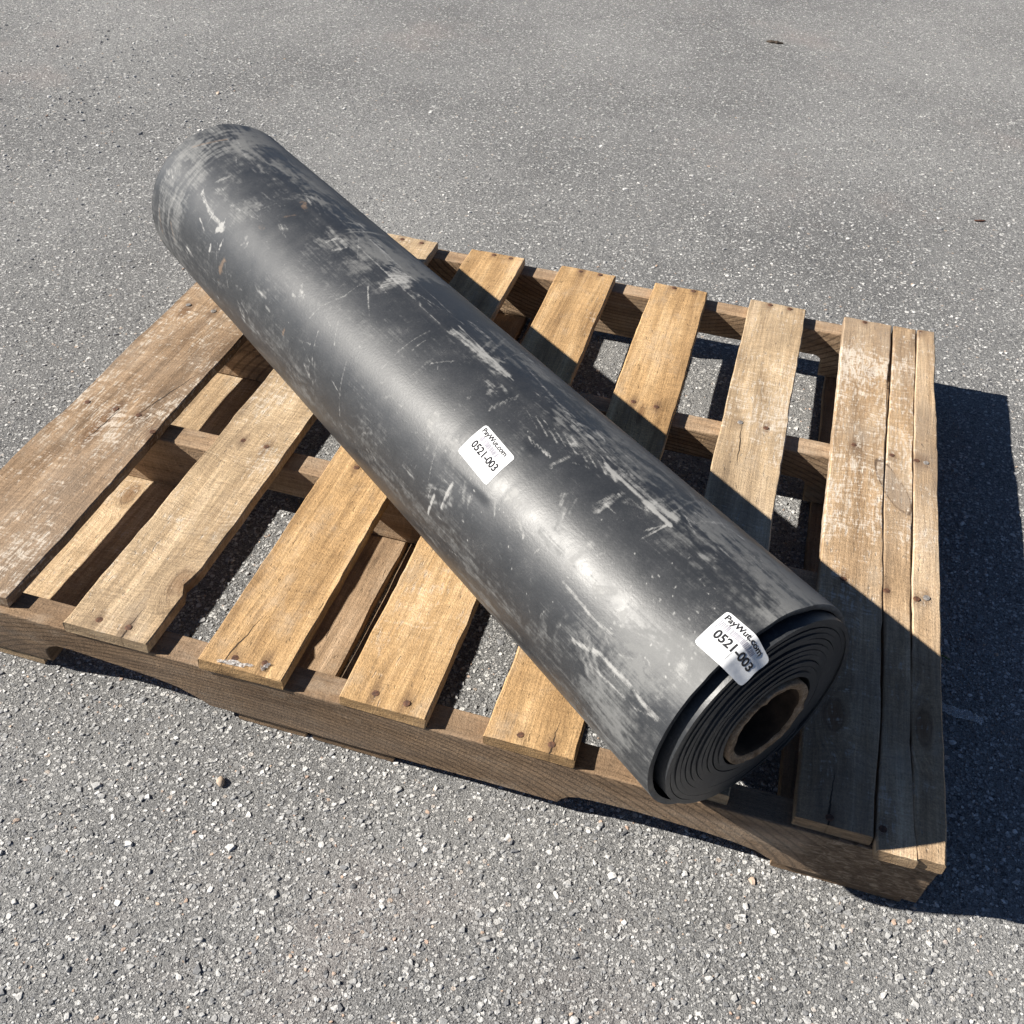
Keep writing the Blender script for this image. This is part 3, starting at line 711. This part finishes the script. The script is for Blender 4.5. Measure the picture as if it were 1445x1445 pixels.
for cs, ca, n in ((-.43, 70, 30), (-.2, 40, 30), (-.40, 40, 30), (-.33, 55, 20)):
    for i in range(n):
        s, a = cs + rg.normal(0, .035), ca + rg.normal(0, 14)
        i0 = np.searchsorted(sg, s); j0 = np.searchsorted(ag, math.radians(a)); sl = (slice(max(0, i0 - 4), i0 + 5), slice(max(0, j0 - 4), j0 + 5)); br = rg.uniform(.0009, .0019)
        if scuff[sl].size: scuff[sl] += rg.uniform(.4, 1) * ss(np.hypot(SG[sl] - s, ARC[sl] - math.radians(a) * RR), br, br * .4)
dust = np.clip(dust * .86, 0, .85); scuff = np.clip(scuff, 0, 1); rust = np.clip(rust, 0, 1)

def rubber_mat(name, masks):
    nt = NT(name); P = nt.P
    f = nt.noise(P, 330, 4, .65); g = nt.noise(P, 30, 5, .62)
    c = nt.ramp(nt.math('ADD', nt.math('MULTIPLY', f, .5), nt.math('MULTIPLY', g, .5)), [(.3, (.017, .019, .022)), (.7, (.032, .034, .0375))])
    r = nt.math('MULTIPLY_ADD', g, .22, .34); h = nt.math('MULTIPLY', f, .5)
    if not masks:
        gr0 = nt.step(nt.noise(P, 140, 5, .7), .52, .72); c = nt.mix(nt.math('MULTIPLY', gr0, .22), c, (.16, .155, .145))
    if masks:
        axv = nt.mp(P, rot=(0, 0, -RA)); sa = nt.noise(nt.mp(axv, scale=(14, 420, 420)), 1.0, 4, .65)      # brushed along the roll
        grit = nt.noise(P, 800, 3, .7); mid = nt.noise(P, 110, 5, .7)
        d = nt.attr('dust'); s = nt.attr('scuff'); ru = nt.attr('rust')
        dd_ = nt.math('ADD', nt.math('MULTIPLY', d, 1.15), nt.math('ADD', nt.math('MULTIPLY', nt.math('SUBTRACT', mid, .5), 1.1), nt.math('MULTIPLY', nt.math('SUBTRACT', sa, .5), .9)))
        dm = nt.math('MULTIPLY', nt.step(dd_, .10, .85), nt.math('MULTIPLY_ADD', grit, 1.0, .5), clamp=True)
        c = nt.mix(nt.math('MULTIPLY', dm, .52), c, (.235, .235, .228))
        # thin even haze of grit
        gr = nt.step(nt.math('ADD', grit, nt.math('MULTIPLY', nt.math('SUBTRACT', g, .5), .5)), .58, .78)
        c = nt.mix(nt.math('MULTIPLY', gr, .16), c, (.30, .29, .27))
        e = nt.math('ADD', nt.math('MULTIPLY', nt.math('SUBTRACT', mid, .5), 1.3), nt.math('MULTIPLY', nt.math('SUBTRACT', sa, .5), .9))
        e = nt.math('ADD', e, nt.math('MULTIPLY', nt.math('SUBTRACT', grit, .5), .7))
        sm = nt.step(nt.math('ADD', s, e), .12, .95)
        sm = nt.math('MULTIPLY', sm, nt.step(s, .03, .35))
        c = nt.mix(nt.math('MULTIPLY', sm, .62), c, (.38, .375, .36))
        rm = nt.math('MULTIPLY', nt.step(nt.math('ADD', ru, nt.math('MULTIPLY', e, .9)), .15, 1.0), nt.step(ru, .02, .25))
        c = nt.mix(nt.math('MULTIPLY', rm, .5), c, (.22, .145, .09))
        r = nt.math('ADD', r, nt.math('MULTIPLY', nt.math('MAXIMUM', dm, sm), .25), clamp=True)
        h = nt.math('ADD', h, nt.math('MULTIPLY', sa, .2))
    return nt.out(c, r, nt.bump(h, .0005, .6), .5)
RUB = rubber_mat('scuffed_rubber', True); RUB2 = rubber_mat('rubber_layers', False)

# outer wrap: the last full turn of the sheet
def outer_wrap():
    low = fbm(SG * 5, ARC * 8, 500, 3) - .5
    r = RR - .0002 + .0022 * low * ss(deg, -60, -30)
    r += .0011 * (ss(deg, 86, 90) - ss(deg, 96, 110))                    # ridge left by the edge of the turn below
    r -= .0012 * np.exp(-((SG + .17) / .02) ** 2) * ss(deg, 20, 50) * ss(deg, 120, 90)
    r = np.minimum(r, RR - .0001 + .0016 * ss(deg, -60, -20))
    for (cs, ca) in ((-.136, 54), (-.47, 68)):
        k = ss(np.abs(SG - cs), .055, .036) * ss(np.abs(deg - ca), 20, 14); r = r * (1 - k) + RR * k
    endj = .0011 * (fbm(ARC[0] * 60, ARC[0] * 0 + 3, 510, 3) - .5)
    S = SG.copy(); S[0] += endj; S[-1] += endj[::-1]
    TH = .0062
    # flare the near end a little on the low left
    V1 = rw(S, r * np.cos(AG), r * np.sin(AG)).reshape(-1, 3)
    idx = np.arange(NS * NA).reshape(NS, NA)
    F = [np.stack([idx[:-1, :-1], idx[:-1, 1:], idx[1:, 1:], idx[1:, :-1]], -1).reshape(-1, 4)]
    ni = [0, 1, 12, NS - 13, NS - 2, NS - 1]
    r2 = r[ni] - TH; V2 = rw(S[ni], r2 * np.cos(AG[ni]), r2 * np.sin(AG[ni])).reshape(-1, 3)
    jd = np.arange(len(ni) * NA).reshape(len(ni), NA) + NS * NA
    F.append(np.stack([jd[:-1, :-1], jd[1:, :-1], jd[1:, 1:], jd[:-1, 1:]], -1).reshape(-1, 4))
    for a, b, fl in ((idx[0], jd[0], 0), (idx[-1], jd[-1], 1)):
        q = np.stack([a[:-1], b[:-1], b[1:], a[1:]], -1); F.append(q[:, ::-1] if fl else q)
    me = mesh_np('outer_wrap', np.concatenate([V1, V2]), np.concatenate(F), True)
    n2 = len(V2)
    for nm, ar in (('dust', dust), ('scuff', scuff), ('rust', rust)):
        at = me.attributes.new(nm, 'FLOAT', 'POINT'); at.data.foreach_set('value', np.concatenate([ar.ravel(), np.zeros(n2)]).astype(np.float32))
    bm = bmesh.new(); bm.from_mesh(me)
    bm.verts.ensure_lookup_table()
    for e in bm.edges:
        if len(e.link_faces) == 2 and e.link_faces[0].normal.dot(e.link_faces[1].normal) < .6: e.smooth = False
    bm.to_mesh(me); bm.free()
    return me
o = link('outer_wrap', outer_wrap(), RUB, roll)

# inner turns: one spiral sheet that steps outwards at the near end
def inner_spiral():
    turns = 11.0; PER = 96; n = int(turns * PER); off = np.array([-.0038, -.0030]); ph0 = math.radians(-118)
    t = np.linspace(0, turns, n); ang = ph0 + 2 * np.pi * t
    pitch = (.1148 - .0530) / turns
    rin = .0530 + pitch * t; th = np.full(n, pitch * .92)
    k = ss(t, 9.9, 11.0)
    oc = off[None] * 1.0
    wob = .0020 * (fbm(t * 3, t * 0 + 2, 610, 3) - .5)
    rin = rin + wob - .0012 * k * 0
    prot = np.where(t < 9.95, .0200 - .0110 * t / 9.95, .0106) + .0042 * (fbm(t * 4, t * 0 + 5, 600, 3) - .5)
    stations = [('n', 0), ('n', .03), ('m', .5), ('f', .03), ('f', 0)]
    V = []; 
    for side in (0, 1):
        for kind, d in stations:
            s = S0 - prot + d if kind == 'n' else (S1 - .004 + prot * .3 - d if kind == 'f' else np.full(n, (S0 + S1) / 2))
            r = rin + (th if side == 0 else 0)
            V.append(rw(s, oc[:, 0] + r * np.cos(ang), oc[:, 1] + r * np.sin(ang)))
    V = np.array(V); ns = len(stations); idx = np.arange(2 * ns * n).reshape(2, ns, n); F = []
    for i in range(ns - 1):
        F.append(np.stack([idx[0, i, :-1], idx[0, i, 1:], idx[0, i + 1, 1:], idx[0, i + 1, :-1]], -1))
        F.append(np.stack([idx[1, i, :-1], idx[1, i + 1, :-1], idx[1, i + 1, 1:], idx[1, i, 1:]], -1))
    F.append(np.stack([idx[0, 0, :-1], idx[1, 0, :-1], idx[1, 0, 1:], idx[0, 0, 1:]], -1))
    F.append(np.stack([idx[0, -1, :-1], idx[0, -1, 1:], idx[1, -1, 1:], idx[1, -1, :-1]], -1))
    for e in (0, n - 1):
        F.append(np.stack([idx[0, :-1, e], idx[0, 1:, e], idx[1, 1:, e], idx[1, :-1, e]], -1))
    me = mesh_np('inner_layers', V.reshape(-1, 3), np.concatenate(F), True)
    bm = bmesh.new(); bm.from_mesh(me)
    for e in bm.edges:
        if len(e.link_faces) == 2 and e.link_faces[0].normal.dot(e.link_faces[1].normal) < .6: e.smooth = False
    bm.to_mesh(me); bm.free(); return me
link('inner_layers', inner_spiral(), RUB2, roll)

def core_tube():
    K = 72; a = np.linspace(0, 2 * np.pi, K, endpoint=False); st = []
    fr = lambda sd, amp: amp * (fbm(np.cos(a) * 6 + 9, np.sin(a) * 6 + 9, sd, 4) - .5)
    P = S0 - .0225
    prof = [(.0518, S1 - .02, 0), (.0518, P + .004, 0), (.0516, P + .0005, .003), (.0500, P - .0006, .004), (.0470, P + .0006, .005), (.0440, P + .0002, .005), (.0418, P + .0018, .003), (.0412, P + .006, .001), (.0412, S1 - .02, 0)]
    for i, (r, s, j) in enumerate(prof):
        rr = r + fr(700 + i, j * .35); sx = s + fr(720 + i // 2, j)
        st.append(rw(sx, -.0038 + rr * np.cos(a), -.0030 + rr * np.sin(a)))
    V = np.array(st); n = len(prof); idx = np.arange(n * K).reshape(n, K); nx = np.roll(idx, -1, 1)
    F = np.concatenate([np.stack([idx[i], nx[i], nx[i + 1], idx[i + 1]], -1) for i in range(n - 1)] + [np.stack([idx[-1], nx[-1], nx[0], idx[0]], -1)])
    me = mesh_np('core_tube', V.reshape(-1, 3), F, True); bm = bmesh.new(); bm.from_mesh(me); bmesh.ops.recalc_face_normals(bm, faces=bm.faces); bm.to_mesh(me); bm.free(); return me
nt = NT('cardboard'); f = nt.noise(nt.P, 90, 5, .65); g = nt.noise(nt.P, 600, 3, .6)
CARD = nt.out(nt.mix(.5, nt.ramp(f, [(.3, (.10, .066, .04)), (.55, (.22, .155, .10)), (.75, (.36, .28, .20))]), nt.ramp(g, [(.3, .25), (.7, .75)]), 'OVERLAY'), .9, nt.bump(nt.math('ADD', f, g), .001, .7), .2)
core = link('core_tube', core_tube(), CARD, roll)
nt = NT('core_inside_shade'); f = nt.noise(nt.P, 70, 4, .6)
core.data.materials.append(nt.out(nt.ramp(f, [(.3, (.028, .019, .013)), (.7, (.075, .048, .03))]), .9, None, .2))  # darker cardboard inside the tube; its shade is put into the colour
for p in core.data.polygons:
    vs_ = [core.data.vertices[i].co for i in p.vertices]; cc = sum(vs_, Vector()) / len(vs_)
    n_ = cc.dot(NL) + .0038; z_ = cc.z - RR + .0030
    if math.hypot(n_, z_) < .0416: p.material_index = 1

# ------------------------------------------------------------------ stickers on the roll
nt = NT('sticker_paper'); f = nt.noise(nt.P, 220, 3, .5)
PAPER = nt.out(nt.ramp(f, [(.3, (.62, .63, .64)), (.7, (.70, .70, .70))]), .55, nt.bump(nt.noise(nt.P, 60, 2), .0008, .25), .3)
nt = NT('printing_ink'); INK = nt.out(nt.ramp(nt.noise(nt.P, 700, 3, .6), [(.3, (.012, .012, .014)), (.8, (.05, .05, .055))]), .95, None, .1)
nt = NT('faded_ink'); INK2 = nt.out(nt.ramp(nt.noise(nt.P, 160, 3, .6), [(.3, (.22, .21, .25)), (.7, (.42, .41, .45))]), .95, None, .1)
LW, LH = .061, .042

def text_mesh(txt, x, y, width, cap, rot=False):
    cu = bpy.data.curves.new('t', 'FONT'); cu.body = txt; cu.size = 1; cu.resolution_u = 3; cu.offset = .030
    ob = bpy.data.objects.new('t', cu); COL.objects.link(ob); dg = bpy.context.evaluated_depsgraph_get()
    me = bpy.data.meshes.new_from_object(ob.evaluated_get(dg)); bpy.data.objects.remove(ob); bpy.data.curves.remove(cu)
    co = np.array([v.co[:] for v in me.vertices]); F = [tuple(p.vertices) for p in me.polygons]; bpy.data.meshes.remove(me)
    x0, x1 = co[:, 0].min(), co[:, 0].max(); sx = width / (x1 - x0); syc = cap / .70
    u = (co[:, 0] - x0) * sx; vv = co[:, 1] * syc
    P = np.stack([x - vv, y + u], -1) if rot else np.stack([x + u, y + vv], -1)
    return P, F

def grid_rounded(nx=110, ny=40, rc=.0035):
    xs = np.linspace(0, LW, nx); ys = np.linspace(0, LH, ny); P = []
    for j in range(ny):
        y = ys[j]; d = 0
        e = min(y, LH - y)
        if e < rc: d = rc - math.sqrt(max(0, rc * rc - (rc - e) ** 2))
        P.append(np.stack([d + (LW - 2 * d) * xs / LW, np.full(nx, y)], -1))
    P = np.array(P).reshape(-1, 2); idx = np.arange(nx * ny).reshape(ny, nx)
    F = np.stack([idx[:-1, :-1], idx[:-1, 1:], idx[1:, 1:], idx[1:, :-1]], -1).reshape(-1, 4)
    return P, [tuple(f) for f in F]

def lay(P, lift, top, tilt, bend):
    """sticker plane (x along the roll to the near end, y up the curve) onto the rubber; past the end it folds down"""
    c, s = math.cos(tilt), math.sin(tilt); X = P[:, 0] - LW / 2; Y = P[:, 1] - LH / 2
    x = X * c - Y * s; y = X * s + Y * c
    sx = top[0] - x; arc = top[1] + y; a = arc / RR; r = np.full(len(P), RR + .00045 + lift)
    if bend:
        over = np.maximum(0, (S0 + .003) - sx); rb = .010; al = np.minimum(over / rb, bend)
        axial = np.where(over / rb < bend, rb * np.sin(al), rb * math.sin(bend) + (over - rb * bend) * math.cos(bend))
        drop = np.where(over / rb < bend, rb * (1 - np.cos(al)), rb * (1 - math.cos(bend)) + (over - rb * bend) * math.sin(bend))
        crease = .0009 * np.sin(arc * 260) * np.clip(over / .02, 0, 1)
        sx = np.where(over > 0, S0 + .003 - axial - np.sin(al) * lift, sx); r = r - drop * 1.0 + crease - (1 - np.cos(al)) * lift
    return rw(sx, r * np.cos(a), r * np.sin(a))

def sticker(top, tilt, bend, label, strength):
    P, F = grid_rounded(); V = lay(P, 0, top, tilt, bend); V2 = lay(P, -.0002, top, tilt, bend)
    me = bpy.data.meshes.new('sticker'); n = len(V)
    me.from_pydata([tuple(v) for v in V] + [tuple(v) for v in V2], [], [tuple(reversed(f)) for f in F] + [tuple(i + n for i in f) for f in F]); me.shade_smooth()
    st = link('sticker', me, PAPER, roll); st['label'] = label
    def ink(name, P, F, mat):
        me = bpy.data.meshes.new(name); me.from_pydata([(x, y, 0) for x, y in P], [], F)
        bm = bmesh.new(); bm.from_mesh(me); bmesh.ops.triangulate(bm, faces=bm.faces[:])
        for _ in range(4):                                 # short edges so that the print follows the fold
            le = [e for e in bm.edges if e.calc_length() > .0013]
            if not le: break
            bmesh.ops.subdivide_edges(bm, edges=le, cuts=1); bmesh.ops.triangulate(bm, faces=bm.faces[:])
        V = lay(np.array([v.co[:2] for v in bm.verts]), .00022, top, tilt, bend)
        for v_, q in zip(bm.verts, V): v_.co = q
        bm.to_mesh(me); bm.free(); link(name, me, mat, st)
    ink('web_address_lettering', *text_mesh('PayWut.com', .0035, .0338, .047, .0058), INK)
    ink('number_lettering', *text_mesh('0521-003', .0075, .0150, .048, .0088), INK)
    ink('side_lettering', *text_mesh('LOT', .0062, .0165, .0085, .0030, rot=True), INK2)
    rg = random.Random(5); x = .0035; P = []; F = []
    while x < .046:
        wd = rg.choice((.0005, .0005, .0008, .0012)); k = len(P)
        P += [(x, .0255), (x + wd, .0255), (x + wd, .0318), (x, .0318)]; F.append((k, k + 1, k + 2, k + 3)); x += wd + rg.choice((.0005, .0007, .0010))
    ink('barcode', np.array(P), F, INK2)
    return st
sticker((-.1361, .1178), math.radians(-4.5), 0, 'white square sticker in the middle of the roll', 1)
sticker((-.4847 + .0015, .149), math.radians(2), math.radians(52), 'white square sticker folded over the roll end', 1)

# ------------------------------------------------------------------ small litter
def twig(name, loc, ln, r, rz, label, cat, col, bend=.15):
    bm = bmesh.new(); K = 7; N = 9; rings = []
    for i in range(N):
        t = i / (N - 1) - .5; rad = r * (1 - .55 * (abs(t) * 2) ** 3) * (1 + .7 * mn.noise(Vector((i * .9, ln * 100, 2))))
        c = Vector((t * ln, bend * ln * (t * t) + .1 * r * math.sin(i * 2), 0))
        rings.append([bm.verts.new(c + Vector((0, rad * math.cos(6.283 * k / K), rad * math.sin(6.283 * k / K)))) for k in range(K)])
    for a, b in zip(rings, rings[1:]):
        for k in range(K): bm.faces.new((a[k], a[(k + 1) % K], b[(k + 1) % K], b[k]))
    bm.faces.new(rings[0]); bm.faces.new(rings[-1]); bmesh.ops.recalc_face_normals(bm, faces=bm.faces)
    me = bpy.data.meshes.new(name); bm.to_mesh(me); bm.free()
    nt = NT(name + '_bark'); f = nt.noise(nt.mp(nt.P, scale=(60, 400, 400)), 1, 4, .6); mat = nt.out(nt.ramp(f, [(.3, tuple(x * .5 for x in col)), (.7, col)]), .85, nt.bump(f, .001, .6))
    o = link(name, me, mat, None, loc); o.rotation_euler.z = rz; return tag(o, label, cat)
twig('twig', (.807, 2.816, .004), .052, .006, .05, 'short dark brown twig alone on the bare asphalt behind the pallet', 'twig', (.07, .05, .035))
twig('twig', (1.37, 1.777, .002), .026, .0022, .35, 'tiny reddish twig on the asphalt beyond the split deck board', 'twig', (.16, .07, .045))

def pebble(loc, r, col, label, seed):
    bm = bmesh.new(); bmesh.ops.create_icosphere(bm, subdivisions=2, radius=1)
    for v_ in bm.verts:
        k = 1 + .28 * mn.noise(v_.co * 1.3 + Vector((seed, 0, 0))); v_.co = Vector((v_.co.x * r * k, v_.co.y * r * .68 * k, v_.co.z * r * .55 * k))
    me = bpy.data.meshes.new('pebble'); bm.to_mesh(me); bm.free(); me.shade_smooth()
    nt = NT('pebble_stone'); f = nt.noise(nt.P, 320, 4, .6); mat = nt.out(nt.ramp(f, [(.3, tuple(x * .7 for x in col)), (.7, col)]), .7, nt.bump(f, .0006, .5))
    o = link('pebble', me, mat, None, loc); o.rotation_euler.z = seed; tag(o, label, 'pebble')
pebble((.452, -.073, .0035), .0068, (.46, .36, .27), 'small rounded tan pebble on asphalt in front of the pallet', 2.1)

def scrap(name, loc, lx, ly, seed, label, cat, mat, rz, amp=.006, follow=None):
    nx, ny = 22, 9; V = []; F = []
    for j in range(ny):
        for i in range(nx):
            u, v_ = i / (nx - 1) - .5, j / (ny - 1) - .5
            wdt = (1 - .5 * abs(u) * 2) * (1 + .5 * mn.noise(Vector((u * 5, seed, 1))))
            x = u * lx + .1 * lx * mn.noise(Vector((u * 4, v_ * 4, seed))); y = v_ * ly * wdt + .35 * ly * mn.noise(Vector((u * 3, 7, seed)))
            z = .0012 + amp * abs(mn.noise(Vector((u * 7, v_ * 5, seed + 2)))) + amp * .3 * abs(mn.noise(Vector((u * 19, v_ * 13, seed))))
            V.append((x, y, z))
    for j in range(ny - 1):
        for i in range(nx - 1): k = j * nx + i; F.append((k, k + 1, k + 1 + nx, k + nx))
    me = bpy.data.meshes.new(name); me.from_pydata(V, [], F); bm = bmesh.new(); bm.from_mesh(me)
    bmesh.ops.solidify(bm, geom=bm.faces[:], thickness=.00015); bm.to_mesh(me); bm.free()
    o = link(name, me, mat, None, loc); o.rotation_euler.z = rz; return tag(o, label, cat)
nt = NT('clear_film'); nt.bsdf.inputs['Alpha'].default_value = .3
FILM = nt.out(nt.ramp(nt.noise(nt.P, 150, 4, .6), [(.3, (.60, .61, .62)), (.7, (.80, .80, .80))]), .35, nt.bump(nt.noise(nt.P, 180, 4, .7), .0015, .6))
scrap('plastic_scrap', (1.277, .299, .0008), .055, .018, 3.2, 'crumpled scrap of clear plastic on the shaded asphalt by the pallet', 'plastic scrap', FILM, -.12)
scrap('film_shred', (.447, .004, H - .0008), .040, .007, 6.1, 'longer wisp of torn film on the front end of a deck board', 'film shred', FILM, .12, .005)
scrap('film_shred', (.482, .010, H - .0008), .012, .006, 8.3, 'tiny tuft of torn film near the corner of a deck board', 'film shred', FILM, 1.2, .006)
nt = NT('leaf_green'); LEAF = nt.out(nt.ramp(nt.noise(nt.P, 200), [(.3, (.07, .16, .02)), (.7, (.14, .27, .05))]), .6)
scrap('grass_blade', (1.262, .392, .0008), .014, .0022, 5.5, 'tiny green blade of grass lying in the shadow of the pallet', 'grass blade', LEAF, -.5, .002)
